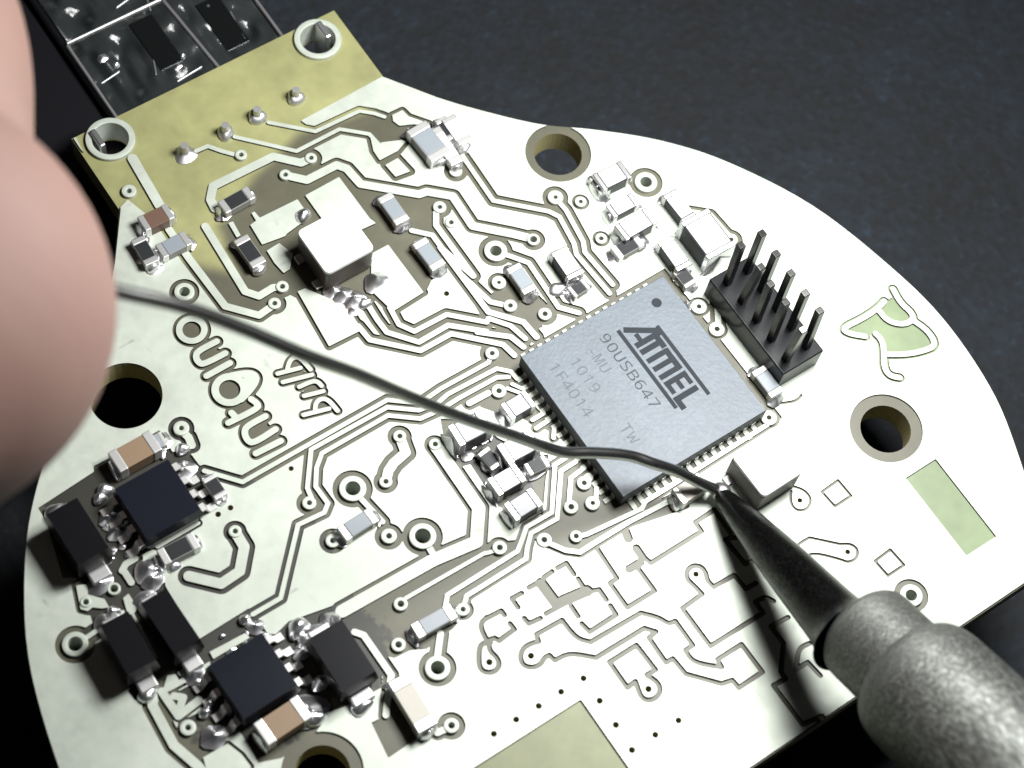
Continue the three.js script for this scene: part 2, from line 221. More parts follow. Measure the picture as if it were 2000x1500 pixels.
// ---- outlines scored into the copper of the lower right
const T = 0.33;
cut(T, [-10.98, 9.15], [-11.08, 11.94], [-11.76, 11.98], [-11.76, 14.25], [-9.22, 14.28], [-9.24, 12.03]);
cut(0.55, [-9.85, 11.82], [-8.86, 11.85]); cut(0.55, [-8.41, 10.76], [-8.43, 11.61]); cut(T, [-8.31, 11.68], [-8.17, 12.31], [-3.31, 12.3], [-3.29, 11.45], [-1.4, 11.4], [-1.52, 13.67]);
cut(0.6, [-8.28, 9.04], [-8.47, 9.78]); cut(0.5, [-10.95, 8.75], [-7.79, 8.82], [-3.09, 9.92]);
cut(T, [-18.75, 9.86], [-18.75, 9.02], [-17.88, 9.07]); cut(T, [-18.83, 10.8], [-18.78, 11.33], [-17.8, 11.45]); cut(T, [-17.26, 11.38], [-15.52, 11.47]); cut(T, [-17.19, 9], [-15.99, 9.05]); cut(T, [-15.74, 8.93], [-14.96, 8.88]); cut(T, [-14.45, 8.86], [-13.65, 8.9], [-13.67, 9.94]);
cut(0.75, [-16.18, 9.21], [-16.13, 11.17]); cut(0.75, [-15.51, 11.22], [-13.57, 11.52]); cut(T, [-13.61, 10.4], [-13.68, 11.79]); cut(T, [-13.44, 11.69], [-12.74, 11.95], [-12.76, 12.9]); cut(T, [-12.77, 13.45], [-12.81, 14.26], [-15.27, 14.29], [-15.42, 13.45]); cut(T, [-15.32, 12.84], [-15.3, 11.86]);
cut(T, [-21.21, 9.3], [-19.95, 9.4], [-19.94, 9.81]); cut(T, [-19.97, 10.58], [-19.94, 11.13], [-21.4, 11.25], [-21.56, 10.9]); cut(T, [-21.17, 9.25], [-21.94, 9.43], [-22.18, 10.75], [-22.04, 11.01]); cut(T, [-21.56, 10.9], [-22.03, 10.8], [-22.44, 11.49], [-22.24, 12.27], [-22.42, 12.81], [-22.93, 13.05], [-23.46, 12.88], [-23.79, 12.42], [-23.61, 11.81], [-22.83, 10.75], [-22.11, 10.88]);
dot([-22.94, 12.23], 0.22);
cut(T, [-18.95, 12.87], [-18.77, 12.33], [-16.51, 12.43], [-16.42, 14.17], [-15.67, 14.98], [-11.14, 15.14], [-10.19, 16.15], [-9.86, 16.98], [-9.3, 17.05], [-9.29, 19.3], [-10, 19.31], [-10.07, 20.13], [-9.59, 20.84], [-8.46, 21.83], [-8.38, 21.19], [-6.13, 21.21], [-6.09, 23.79], [-8.33, 23.8], [-8.38, 23.08], [-9.24, 22.86], [-11.07, 20.8], [-11.19, 19.33], [-11.81, 19.3], [-11.77, 17.07], [-11.03, 16.96], [-11.61, 16.26], [-16.03, 16.19], [-17.51, 14.8], [-18.75, 14.72], [-18.86, 14.16], [-19.31, 14.12], [-19.85, 14.43], [-20.55, 14.27], [-20.98, 13.72], [-20.75, 13.05], [-20.18, 12.67], [-19.48, 12.7], [-18.95, 12.87]);
dot([-20.06, 13.48], 0.22);
cut(T, [-15.38, 17.01], [-12.9, 17.02], [-12.8, 19.33], [-13.6, 19.32], [-13.2, 20.19], [-13.43, 20.85], [-14.04, 21.12], [-14.66, 20.96], [-14.96, 20.45], [-14.59, 19.26], [-15.38, 19.32], [-15.38, 17.01]); dot([-14.12, 20.25], 0.22);
cut(T, [-2.28, 17.92], [-3.21, 17.88], [-3.3, 16.51], [-5.21, 16.42], [-5.32, 15.76], [-5.03, 15.18], [-5.04, 14.57], [-5.53, 14.18], [-6.2, 14.28], [-6.58, 14.8], [-6.4, 15.6], [-6.29, 16.42], [-8.25, 16.54], [-8.21, 20.06], [-3.22, 20.12], [-3.22, 19.11], [-2.32, 19.16], [-1.98, 19.8]); dot([-5.76, 14.89], 0.2);
cut(T, [-0.84, 14.62], [-1.45, 14.03], [-2.16, 13.83], [-2.05, 16.22], [-1.31, 16.4]); cut(T, [-1.82, 21.42], [-3.37, 21.29], [-3.37, 22.87], [-4.9, 24.54], [-4.91, 25.15], [-6.02, 25.07], [-5.98, 28.61], [-4.33, 28.91]); cut(T, [-2.53, 26.37], [-2.7, 25.03], [-3.81, 25.02], [-2.69, 23.79], [-1.68, 23.93]);
for (const p of [[-17.74, 16.99], [-19.73, 16.94], [-21.74, 16.94], [-23.71, 16.89], [-25.69, 16.9], [-17.71, 19.03], [-17.75, 21.16], [-17.84, 23.33], [-15.72, 23.34], [-13.63, 23.39]]) dot(p, 0.21);
// right: squares, drops and the emblem
cut(0.19, [6.7, 14.68], [8.4, 14.59], [8.48, 16.16], [6.83, 16.2], [6.7, 14.68]); cut(0.19, [6.71, 21.43], [8.33, 21.33], [8.46, 22.89], [6.83, 22.91], [6.71, 21.43]);
cut(0.19, [4.77, 12.81], [5.11, 13.17], [5.57, 13.76], [5.67, 14.42], [5.44, 14.88], [4.85, 15.19], [4.27, 15.06], [3.96, 14.57], [4.14, 13.93], [4.67, 13.35]); dot([4.78, 14.33], 0.18);
cut(0.19, [1.63, 17.3], [2.67, 17.13], [3.54, 17.18], [5.26, 18.89], [6, 19.31], [6.17, 19.98], [5.59, 20.51], [4.84, 20.4], [4.5, 19.86], [3.09, 18.35], [2.14, 18.21]); dot([5.36, 19.7], 0.18); via([7.35, 25.14], 0.9, 0.45, 0.3);
trace(0.5, 0.24, [10.57, -4.34], [9.34, -2.68], [8.3, -1.15]); cut(0.19, [8.55, 6.93], [9.54, 7.37], [10.06, 7.35], [10.4, 7.23]);
bare([21.46, 4.31], [22.16, 4.15], [22.51, 4.94], [22.77, 6.09], [22.52, 6.67], [21.8, 6.73], [21.07, 6.32], [20.54, 5.56], [20.54, 4.58]); bare([20.61, 4.45], [20.54, 4.58], [20.54, 5.56], [21.07, 6.32], [21.8, 6.73], [22.43, 6.78], [22.89, 8.12], [22.65, 9.52], [21.52, 9.4], [19.99, 8.88], [18.53, 7.98], [18.44, 7.85], [19.09, 6.87], [18.99, 6.08], [18.08, 5.81], [17.03, 4.89], [17.02, 4.4], [18.99, 4.45]);
adds.push({ name: 'emblem', clear: 0.2, polys: [], strokes: [[soft([[22.78, 3.62], [22.51, 4.94], [22.77, 6.09], [22.52, 6.67], [21.8, 6.73], [21.07, 6.32], [20.54, 5.56], [20.54, 4.58]]), 0.46], [soft([[21.44, 4.13], [20.7, 4.34], [18.99, 4.45], [16.9, 4.24], [17.03, 4.89], [18.08, 5.81]]), 0.46], [soft([[18.99, 6.08], [19.09, 6.87], [18.44, 7.85], [17.66, 8.82], [17.59, 9.66], [18.19, 10.21]]), 0.46], [soft([[22.43, 6.78], [22.89, 8.12], [22.65, 9.52], [21.52, 9.4], [19.99, 8.88], [18.53, 7.98]]), 0.46]] });
// lettering left standing in the copper
const letter = (w, clear, ...strokes) => adds.push({ name: 'letter', clear, polys: [], strokes: strokes.map((s) => [soft(s), w]) });
const circle = ([u, v], r) => Array.from({ length: 25 }, (_, k) => [u + r * Math.cos(k * Math.PI / 12), v + r * Math.sin(k * Math.PI / 12)]);
const L = 0.5, K = 0.27;
letter(L, K, circle([[-27.58, -22.55]][0], 0.98));
letter(L, K, [[-26.46, -20.68], [-28.04, -20.73], [-28.52, -20.44], [-28.59, -19.79], [-28.3, -19.49], [-26.43, -19.46]]); letter(L, K, [[-26.55, -18.55], [-28.64, -18.53]]);
letter(L * 1.15, K, circle([[-27.73, -16.62]][0], 1.12), [[-27.01, -17.55], [-25.83, -17.13], [-25.4, -16.62], [-25.71, -16.12], [-26.6, -15.71], [-27.41, -15.47]], [[-25.9, -16.87], [-26.22, -16.65], [-26.36, -16.1], [-25.83, -16.51]]);
letter(L, K, [[-26.75, -15.07], [-26.51, -14.45], [-26.73, -14.12], [-29.26, -14.26]], [[-28.62, -14.86], [-28.51, -14.26]]);
letter(L, K, [[-26.57, -13.26], [-28.15, -13.31], [-28.65, -13], [-28.81, -12.22], [-28.5, -11.79], [-26.49, -11.93]]); letter(L, K, [[-26.66, -10.89], [-28.8, -10.99]]);
bare([-28.18, -20.18], [-26.65, -20.21], [-26.65, -19.89], [-28.16, -19.9]); bare(...circle([[-27.58, -22.55]][0], 0.7)); bare([-28.56, -12.79], [-26.67, -12.87], [-26.69, -12.21], [-28.49, -12.12]); bare([-28.16, -17.2], [-27.19, -17.24], [-26.36, -16.73], [-26.78, -16.35], [-27.43, -15.91], [-28.16, -15.94], [-28.48, -16.66]); bare([-28.19, -15.11], [-26.97, -15.1], [-26.95, -14.67], [-28.17, -14.68]);
letter(0.36, 0.22, [[-23.89, -15.86], [-22.13, -15.37]], [[-23.12, -15.71], [-22.55, -16.33], [-21.88, -16.4], [-21.63, -15.87], [-21.54, -14.85]]); letter(0.36, 0.22, [[-23.92, -15.03], [-21.67, -14.4]]);
letter(0.36, 0.22, [[-23.06, -14.03], [-21.96, -13.94], [-21.6, -13.67], [-21.55, -13.21]]); letter(0.36, 0.22, [[-23.15, -13.18], [-21.68, -12.76]]); letter(0.36, 0.22, [[-24.03, -11.83], [-22.09, -11.27]], [[-23.13, -11.6], [-22.75, -12.2], [-22.1, -12.33], [-21.71, -11.88], [-21.63, -10.78]]);
bare([-22.9, -13.67], [-21.61, -13.41], [-21.72, -12.94], [-22.95, -13.27]); bare([-22.57, -15.91], [-22.1, -16.05], [-21.91, -15.72], [-21.99, -15.45]); bare([-22.69, -11.85], [-22.29, -12.03], [-21.99, -11.74], [-21.99, -11.42]);

// ---- distance fields on a grid, then marching squares: every piece of copper has its own top and flanks
const segD = (x, y, [ax, ay], [bx, by]) => { const dx = bx - ax, dy = by - ay, t = Math.max(0, Math.min(1, ((x - ax) * dx + (y - ay) * dy) / (dx * dx + dy * dy || 1))); return Math.hypot(x - ax - t * dx, y - ay - t * dy); };
const lineD = (x, y, p) => { let d = 1e9; for (let i = 1; i < p.length; i++) d = Math.min(d, segD(x, y, p[i - 1], p[i])); return d; };
function polyD(x, y, p) { let d = 1e9, inside = false; for (let i = 0, j = p.length - 1; i < p.length; j = i++) { d = Math.min(d, segD(x, y, p[j], p[i])); if (p[i][1] > y !== p[j][1] > y && x < ((p[j][0] - p[i][0]) * (y - p[i][1])) / (p[j][1] - p[i][1]) + p[i][0]) inside = !inside; } return inside ? d : -d; }
const bounds = (lists, m) => { const a = lists.flat(); return [Math.min(...a.map((p) => p[0])) - m, Math.min(...a.map((p) => p[1])) - m, Math.max(...a.map((p) => p[0])) + m, Math.max(...a.map((p) => p[1])) + m]; };
class Field {
  constructor([x0, y0, x1, y1], step) { Object.assign(this, { x0, y0, step, w: Math.ceil((x1 - x0) / step) + 1, h: Math.ceil((y1 - y0) / step) + 1 }); this.f = new Float32Array(this.w * this.h).fill(-1e3); }
  each([x0, y0, x1, y1], fn) { const s = this.step, i0 = Math.max(0, Math.floor((x0 - this.x0) / s)), i1 = Math.min(this.w - 1, Math.ceil((x1 - this.x0) / s)), j0 = Math.max(0, Math.floor((y0 - this.y0) / s)), j1 = Math.min(this.h - 1, Math.ceil((y1 - this.y0) / s));
    for (let j = j0; j <= j1; j++) for (let i = i0; i <= i1; i++) { const k = j * this.w + i; this.f[k] = fn(this.x0 + i * s, this.y0 + j * s, this.f[k]); } return this; }
  geometry(top, foot) {
    const { f, w, h, x0, y0, step: s } = this, P = [], N = [], UV = [], W = [];
    const tri = (a, b, c, n) => { for (const q of [a, b, c]) { P.push(q[0], q[2], q[1]); N.push(...n); UV.push(q[0] / 24, q[1] / 24); } };
    for (let j = 0; j < h - 1; j++) {
      let run = -1; const flush = (i) => { if (run >= 0) { const a = [x0 + run * s, y0 + j * s, top], b = [x0 + i * s, y0 + j * s, top], c = [x0 + i * s, y0 + j * s + s, top], d = [x0 + run * s, y0 + j * s + s, top]; tri(a, d, c, [0, 1, 0]); tri(a, c, b, [0, 1, 0]); run = -1; } };
      for (let i = 0; i < w - 1; i++) {
        const v = [f[j * w + i], f[j * w + i + 1], f[(j + 1) * w + i + 1], f[(j + 1) * w + i]], n = v.filter((q) => q > 0).length;
        if (n === 4) { if (run < 0) run = i; continue; }
        flush(i); if (!n) continue;
        const c = [[0, 0], [1, 0], [1, 1], [0, 1]], poly = [];
        for (let k = 0; k < 4; k++) { const m = (k + 1) % 4; if (v[k] > 0) poly.push([c[k], 0]); if (v[k] > 0 !== v[m] > 0) { const t = v[k] / (v[k] - v[m]); poly.push([[c[k][0] + t * (c[m][0] - c[k][0]), c[k][1] + t * (c[m][1] - c[k][1])], v[k] > 0 ? 1 : 2]); } }
        const at = (q, y) => [x0 + (i + q[0]) * s, y0 + (j + q[1]) * s, y];
        for (let k = 1; k < poly.length - 1; k++) tri(at(poly[0][0], top), at(poly[k + 1][0], top), at(poly[k][0], top), [0, 1, 0]);
        for (let k = 0; k < poly.length; k++) { const q = poly[k], r = poly[(k + 1) % poly.length]; if (q[1] === 1 && r[1] === 2) { const dx = r[0][0] - q[0][0], dy = r[0][1] - q[0][1], l = Math.hypot(dx, dy) || 1, nn = [dy / l, 0, -dx / l]; W.push([at(q[0], top), at(r[0], top), at(r[0], foot), at(q[0], foot), nn]); } }
      }
      flush(w - 1);
    }
    const tops = P.length / 3; for (const [a, b, c, d, n] of W) { tri(a, b, c, n); tri(a, c, d, n); }
    const g = new THREE.BufferGeometry(); g.setAttribute('position', new THREE.Float32BufferAttribute(P, 3)); g.setAttribute('normal', new THREE.Float32BufferAttribute(N, 3)); g.setAttribute('uv', new THREE.Float32BufferAttribute(UV, 2)); g.addGroup(0, tops, 0); g.addGroup(tops, P.length / 3 - tops, 1); return g;
  }
}
const addF = (o, x, y) => Math.max(...o.strokes.map(([p, w]) => w / 2 - lineD(x, y, p)), ...o.polys.map((p) => polyD(x, y, p)));
const reach = (o, m) => bounds([...o.strokes.map(([p]) => p), ...o.polys], m + Math.max(0, ...o.strokes.map((s) => s[1])));
{
  const all = [-55, -44, 26, 30], pour = new Field(all, 0.09);
  pour.each(all, (x, y) => polyD(x, y, OUT) - 0.12);
  for (const p of bares) if (p.length > 2) pour.each(bounds([p], 0.5), (x, y, f) => Math.min(f, -polyD(x, y, p)));
  for (const [p, w] of cuts) pour.each(bounds([p], w / 2 + 0.4), (x, y, f) => Math.min(f, lineD(x, y, p) - w / 2));
  for (const o of adds) if (o.clear) pour.each(reach(o, o.clear + 0.4), (x, y, f) => Math.min(f, -addF(o, x, y) - o.clear));
  for (const [u, v, r] of holes) pour.each([u - r - 0.5, v - r - 0.5, u + r + 0.5, v + r + 0.5], (x, y, f) => Math.min(f, Math.hypot(x - u, y - v) - r - 0.02));
  put('copper_pour', pour.geometry(0.19, -0.01), [M.tin, M.etched], board);
  adds.forEach((o, k) => {
    const b = reach(o, 0.3), g = new Field(b, 0.06);
    g.each(b, (x, y) => addF(o, x, y));
    for (const [u, v, r] of holes) if (u > b[0] - r && u < b[2] + r && v > b[1] - r && v < b[3] + r) g.each([u - r - 0.3, v - r - 0.3, u + r + 0.3, v + r + 0.3], (x, y, f) => Math.min(f, Math.hypot(x - u, y - v) - r - 0.02));
    put(o.name, g.geometry(0.193 + 0.0006 * k, -0.01), [M.tin, M.etched], board);
  });
}
for (const [u, v, ring, hole] of vias) put('via', new THREE.LatheGeometry([[hole - 0.03, -THICK * 0.9], [hole - 0.03, 0.28], [hole + 0.04, 0.31], [ring - 0.06, 0.31], [ring, 0.27], [ring, -0.01]].map((p) => new THREE.Vector2(...p)), ring > 0.7 ? 36 : 20).translate(u, 0, v), M.tin, board);

// the laminate itself, drilled; where copper covers its far side it looks darker
{
  const windowRight = [[12.8, 17], [16.6, 17], [16.6, 25.3], [12.8, 25.3]], windowFoot = [[-18.5, 17.9], [-18.5, 26.8], [-40.3, 26.8], [-40.3, 17.9]];
  const shape = new THREE.Shape(OUT.map(([u, v]) => new THREE.Vector2(u, -v)));
  for (const [u, v, r] of holes) shape.holes.push(new THREE.Path().absarc(u, -v, r, 0, Math.PI * 2, true));
  const g = new THREE.ExtrudeGeometry(shape, { depth: THICK, bevelEnabled: false, curveSegments: 16 }).rotateX(-Math.PI / 2).translate(0, -THICK, 0);
  const clearZone = [[-28, -44], [-1, -44], [-1, -32], [-11, -33.6], [-16, -32], [-21, -29.5], [-22, -25], [-26, -29], [-28, -32]], n1 = fractal(5, 14, 40, 120), n2 = fractal(9, 60, 200);
  const map = texture(1024, 1024, (x, y) => { const u = -56 + x * 84, v = -46 + (1 - y) * 84, inZone = THREE.MathUtils.smoothstep(polyD(u, v, clearZone), -0.7, 0.7), open = polyD(u, v, windowRight) > 0 || polyD(u, v, windowFoot) > 0 || Math.hypot(u - 20, v - 7) < 4.9;
    const t = 0.93 + 0.16 * (n1(x, y) - 0.5) + 0.12 * (n2(x, y) - 0.5); const a = open ? (u > 8 ? [0.44, 0.5, 0.365] : [0.45, 0.47, 0.325]) : [0.315, 0.31, 0.245], b = [0.57, 0.57, 0.39], shadeZone = Math.max(polyD(u, v, [[-45, -17], [-30, -19], [-28, 0], [-27, 10], [-42, 9], [-47, -4]]) / 2, polyD(u, v, [[-18, -4], [-12, -5], [-9, 1], [-12, 5], [-17, 2]]) / 2 - 0.1), dark = 1 - 0.52 * THREE.MathUtils.smoothstep(shadeZone + 2.4 * (n1(x * 3, y * 3) - 0.5), 0.1, 0.5); return [0, 1, 2].map((k) => t * dark * (a[k] + (b[k] - a[k]) * inZone)); }, true, false);  // heavy shade among drivers and chip-side capacitors is painted into the laminate
  map.repeat.set(1 / 84, 1 / 84); map.offset.set(56 / 84, 38 / 84);
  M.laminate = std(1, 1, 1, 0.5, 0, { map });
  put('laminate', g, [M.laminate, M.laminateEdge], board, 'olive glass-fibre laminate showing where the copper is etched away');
}

// ---------------------------------------------------------------- soldered parts
const blob = (parent, x, y, z, a, b, c, mat = M.solder) => { const concave = rnd() < 0.6 ? rnd(1.1, 1.7) : 0; const g = new THREE.SphereGeometry(1, 16, 10); const p = g.attributes.position, q = rnd(0, 9); if (concave) for (let i = 0; i < p.count; i++) { const w = Math.hypot(p.getX(i), p.getZ(i)); if (p.getY(i) > -0.05) p.setXYZ(i, p.getX(i) * 1.25, Math.pow(Math.max(0, 1 - w), concave), p.getZ(i) * 1.25); } for (let i = 0; i < p.count; i++) { const k = 1 + 0.16 * Math.sin(3 * p.getX(i) + q) * Math.cos(2.6 * p.getZ(i) + q) ; p.setXYZ(i, p.getX(i) * a * k, Math.max(-0.1, p.getY(i)) * b * k, p.getZ(i) * c * k); } g.computeVertexNormals(); return put('solder_fillet', g.translate(x, y, z), mat, parent); };
const turnOf = (axis) => (axis === 'v' ? -Math.PI / 2 : 0) + rnd(-0.05, 0.05);
function twoEnded(name, [u, v], axis, [l, w, h], body, opt = {}) {
  const g = group(name, board, [u, 0.2, v], turnOf(axis) + (opt.turn ?? 0), opt.label), e = opt.end ?? l * 0.2;
  put('body', box(l - 2 * e + 0.04, h * 0.94, w * 0.95, 0, h * 0.49, 0, 0.05), body, g);
  if (opt.coat) put('overcoat', box(l - 2 * e - 0.05, 0.06, w * 0.86, 0, h * 0.97, 0, 0.03), opt.coat, g);
  for (const s of [-1, 1]) { put('terminal', box(e, h, w, s * (l - e) / 2, h / 2, 0, 0.09), opt.endMat ?? M.terminal, g); if (!opt.dry) blob(g, s * (l / 2 + 0.08), 0, rnd(-0.1, 0.1), rnd(0.28, 0.42), h * rnd(0.45, 0.75), w * 0.48); }
  return g;
}
const resistor = (at, axis, size = [2.5, 1.25, 0.8], opt = {}) => twoEnded('resistor', at, axis, size, M.ceramicGrey, { coat: M.coat, ...opt });
const capacitor = (at, axis, size = [2.4, 1.4, 1.2], mat = M.ceramicTan, opt = {}) => twoEnded('capacitor', at, axis, size, mat, opt);
// upper left
capacitor([-25.19, -32.06], 'u', [2.6, 1.5, 1.2], M.ceramicBrown, { label: 'small brown capacitor near the left ring of the plug' });
resistor([-25.17, -29.39], 'u', [2.6, 1.4, 0.9]); resistor([-18.85, -30.35], 'u', [2.8, 1.3, 0.9], { coat: M.darkCoatAndShade, label: 'resistor with a dark top on the olive field' }); resistor([-20.36, -25.81], 'v', [2.9, 1.3, 0.9], { coat: M.darkCoatAndShade });
resistor([-8.5, -23.25], 'v', [2.9, 1.35, 0.9]); resistor([-8.32, -18.31], 'v', [2.9, 1.35, 0.9]);
resistor([-2.68, -26.99], 'v', [3.6, 2, 1.1], { label: 'largest resistor, by the upper edge of the board' }); capacitor([-1.64, -26.03], 'v', [3.8, 1.2, 0.9], M.ceramicWhite); capacitor([-0.02, -26.79], 'v', [2.8, 1.3, 1.0], M.ceramicWhite);
// by the upper hole
for (const [at, axis, size] of [[[8.38, -16.46], 'u', [2.8, 1.8, 1.4]], [[7.69, -13.88], 'u', [2.6, 1.3, 1]], [[7.42, -11.75], 'u', [3.2, 1.7, 1.4]], [[11.64, -11.36], 'v', [3, 1.4, 1.2]], [[8.61, -7.93], 'v', [3, 1.5, 1.3]], [[0.63, -11.74], 'v', [2.8, 1.6, 1.3]]]) twoEnded('capacitor', at, axis, size, M.darkCoatAndShade, { coat: M.ceramicWhite, end: 0.45, endMat: M.tinEnd });  // shaded sides of these pale parts are painted as dark bodies
capacitor([11.56, -7.66], 'v', [4, 2.8, 2.3], M.darkCoatAndShade, { coat: M.ceramicWhite, end: 0.5, endMat: M.tinEnd, label: 'tall pale capacitor beside the pin header' });  // dark body colour stands in for its shaded sides
resistor([-3.19, -12.62], 'v', [2.7, 1.3, 0.9]); resistor([8.4, 5.08], 'v', [2.7, 1.3, 0.9]); capacitor([-2.45, 9.29], 'u', [2.6, 1.5, 1.3], M.ceramicPale);
for (const [at, axis, size] of [[[5.91, -10.66], 'u', [2.6, 1.3, 0.8]], [[8.29, -5.93], 'v', [1.7, 1.2, 0.8]], [[7.29, -16.54], 'v', [1.8, 1.1, 0.9]], [[-27.37, -30.06], 'v', [2.6, 1.2, 0.9]], [[0.36, -9.62], 'u', [1.6, 1.1, 0.7]], [[-0.52, -27.43], 'v', [2.2, 1.1, 0.8]], [[-14.03, -1.03], 'v', [1.8, 1.1, 0.8]], [[-11.27, 1.33], 'u', [1.8, 1.1, 0.8]]]) resistor(at, axis, size, { coat: M.darkCoatAndShade, turn: rnd(-0.12, 0.12) });
// left of the big chip
for (const [at, axis, size, m] of [[[-9.82, -3.47], 'u', [2.4, 1.6, 1.3], 'grey'], [[-14.24, -3.63], 'u', [3, 2, 1.8], 'grey'], [[-11.92, -0.39], 'u', [3, 1.9, 1.8], 'white'], [[-14.11, 1.27], 'u', [2.6, 1.7, 1.4], 'white'], [[-14.17, 3.61], 'u', [2.6, 1.7, 1.4], 'grey']]) twoEnded('capacitor', at, axis, size, M.darkCoatAndShade, { coat: m === 'white' ? M.ceramicWhite : M.topGrey, endMat: M.tinEnd });  // side shade of these capacitors is put into a dark body colour
resistor([-25.52, -1.78], 'u', [3, 1.35, 0.9], { coat: M.coat }); resistor([-24.86, 7.62], 'u', [3.4, 1.3, 0.9]);
capacitor([-29.73, 12.12], 'v', [4.4, 1.6, 1.5], M.ceramicPale, { label: 'pale capacitor near the lower edge' });
capacitor([-36.67, -15.34], 'u', [3.6, 1.9, 1.5], M.ceramicTan, { label: 'tan capacitor above the upper driver chip' }); capacitor([-38.24, 8.24], 'u', [3.8, 2, 1.6], M.ceramicTan, { label: 'tan capacitor below the lower driver chip' });
resistor([-34.91, -15.55], 'u', [1.6, 1.3, 0.6]); resistor([-37.78, -7.1], 'u', [3, 1.4, 1], { coat: M.darkCoatAndShade }); resistor([-32.97, -10.01], 'v', [2, 1.1, 0.8], { coat: M.darkCoatAndShade });
// loose beads of solder
for (const [at, r, h] of [[[-14.8, -26.78], 0.75, 0.6], [[-12.97, -18.73], 0.95, 0.9], [[-15.42, -18.28], 0.85, 0.7], [[-15.94, -19.13], 0.75, 0.8], [[-14.86, -17.51], 0.6, 0.5], [[-16.37, -19.81], 0.7, 0.6], [[-15.91, -17.51], 0.5, 0.35], [[-14.17, -0.96], 0.75, 0.6], [[-11.29, 1.21], 0.9, 0.8], [[5.82, -10.82], 1.1, 0.5], [[7.26, -10.51], 0.9, 0.6], [[8.37, -6.1], 0.8, 0.6], [[-0.95, -10.63], 0.8, 0.5], [[7.18, -3.99], 0.5, 0.4],
  [[-33.42, 2.61], 1.0, 0.9], [[-33.4, 3.78], 0.8, 0.7], [[-34.19, 4.21], 0.6, 0.6], [[-31.03, 3.17], 0.7, 0.7], [[-36.16, 8.21], 1.3, 0.9], [[-35.99, 9], 0.8, 0.7], [[-34.26, 6.92], 0.6, 0.7], [[-42.69, 6.29], 0.9, 0.6], [[-42.44, 4.44], 0.5, 0.6], [[-41.86, 4.05], 0.45, 0.6], [[-41.64, 2.38], 0.5, 0.6], [[-39.92, -14.31], 0.7, 0.5], [[-40.55, -13.97], 0.6, 0.4], [[-40.81, -12.2], 0.6, 0.5], [[-40.74, -10.96], 0.7, 0.6], [[-34.07, -12.66], 0.8, 0.6], [[-33.32, -14.17], 0.6, 0.5], [[-40.35, -7.14], 1.0, 0.5], [[-40.44, -6.25], 0.8, 0.6], [[-44.17, -5.55], 0.6, 0.8], [[-38.62, -6.39], 0.6, 0.4], [[-27.02, -31.15], 0.7, 0.7], [[-27.42, -30.04], 0.8, 0.6], [[-27.29, -28.68], 0.6, 0.5], [[-20.14, -30.19], 0.6, 0.5], [[-35.94, 0.78], 0.6, 0.4], [[-36.39, -0.06], 0.5, 0.6]]) blob(board, at[0], 0.15, at[1], r, h, r * 0.8);

for (const [u0, v0, u1, v1, n] of [[-16.5, -3.5, -11, 3, 16], [-43, -14, -36, -8, 16], [-41, -7, -34, 6, 30], [3, -14, 7, -8, 8], [-21, -19, -17, -16.5, 6]]) for (let k = 0; k < n; k++) { const q = rnd(0.16, 0.42), u = rnd(u0, u1), v = rnd(v0, v1); if (bares.some((p) => polyD(u, v, p) > 0.15)) blob(board, u, 0.12, v, q, q * rnd(0.4, 0.8), q * rnd(0.7, 1.3)); }

// gull-wing lead, foot outward along +x
const leadShape = (run, high, w) => { const s = new THREE.Shape([[0, high], [run * 0.35, high], [run * 0.6, 0.14], [run, 0.14], [run, 0], [run * 0.52, 0], [run * 0.28, high - 0.16], [0, high - 0.16]].map((p) => new THREE.Vector2(...p))); return new THREE.ExtrudeGeometry(s, { depth: w, bevelEnabled: false }).translate(0, 0, -w / 2); };
const bevelBox = (w, d, h, slope) => { const g = new THREE.BoxGeometry(w, h, d, 1, 2, 1).translate(0, h / 2, 0), p = g.attributes.position; for (let i = 0; i < p.count; i++) { const k = 1 - slope * Math.abs(p.getY(i) / h - 0.5) * 2; p.setX(i, p.getX(i) * (w - 2 * slope * Math.abs(p.getY(i) / h - 0.5) * 2) / w); p.setZ(i, p.getZ(i) * (d - 2 * slope * Math.abs(p.getY(i) / h - 0.5) * 2) / d); } return toCreasedNormals(g, 0.3); };
function driver([u, v], label) {
  const g = group('driver_chip', board, [u, 0.2, v], rnd(-0.03, 0.03), label);
  put('body', bevelBox(4.9, 5.1, 2.0, 0.2).translate(0, 0.15, 0), M.epoxy, g);
  for (const s of [-1, 1]) for (let k = 0; k < 4; k++) put('lead', leadShape(1.4, 1.15, 0.6).rotateY(s < 0 ? Math.PI : 0).translate(s * 2.35, 0, (k - 1.5) * 1.28), M.terminal, g);
  return g;
}
driver([-37.3, -10.86], 'square black driver chip on the left under the tan capacitor'); driver([-38.4, 4.44], 'square black driver chip at the lower edge of the photograph');
function diode([u, v], label, long = 5.4, wide = 3.9, high = 3) {
  const g = group('diode', board, [u, 0.2, v], -Math.PI / 2 + rnd(-0.04, 0.04), label);
  put('body', bevelBox(long, wide, high, 0.2).translate(0, 0.1, 0), M.moulding, g);
  for (const s of [-1, 1]) { put('lead', box(1.1, 0.7, wide * 0.55, s * (long / 2 + 0.3), 0.38, 0, 0.15), M.dullSolder, g); blob(g, s * (long / 2 + 0.85), 0, 0.3, 0.6, 0.6, wide * 0.3); }
  return g;
}
diode([-43.59, -11.36], 'black diode leftmost on the board', 5, 2.9); diode([-44.76, -2.09], 'black diode beside the ringed hole', 4.6, 2.6); diode([-41.42, -1.88], 'black diode between two others', 5, 2.5); diode([-32.37, 6.73], 'black diode right of the lower driver chip', 5, 3.2, 2.8);

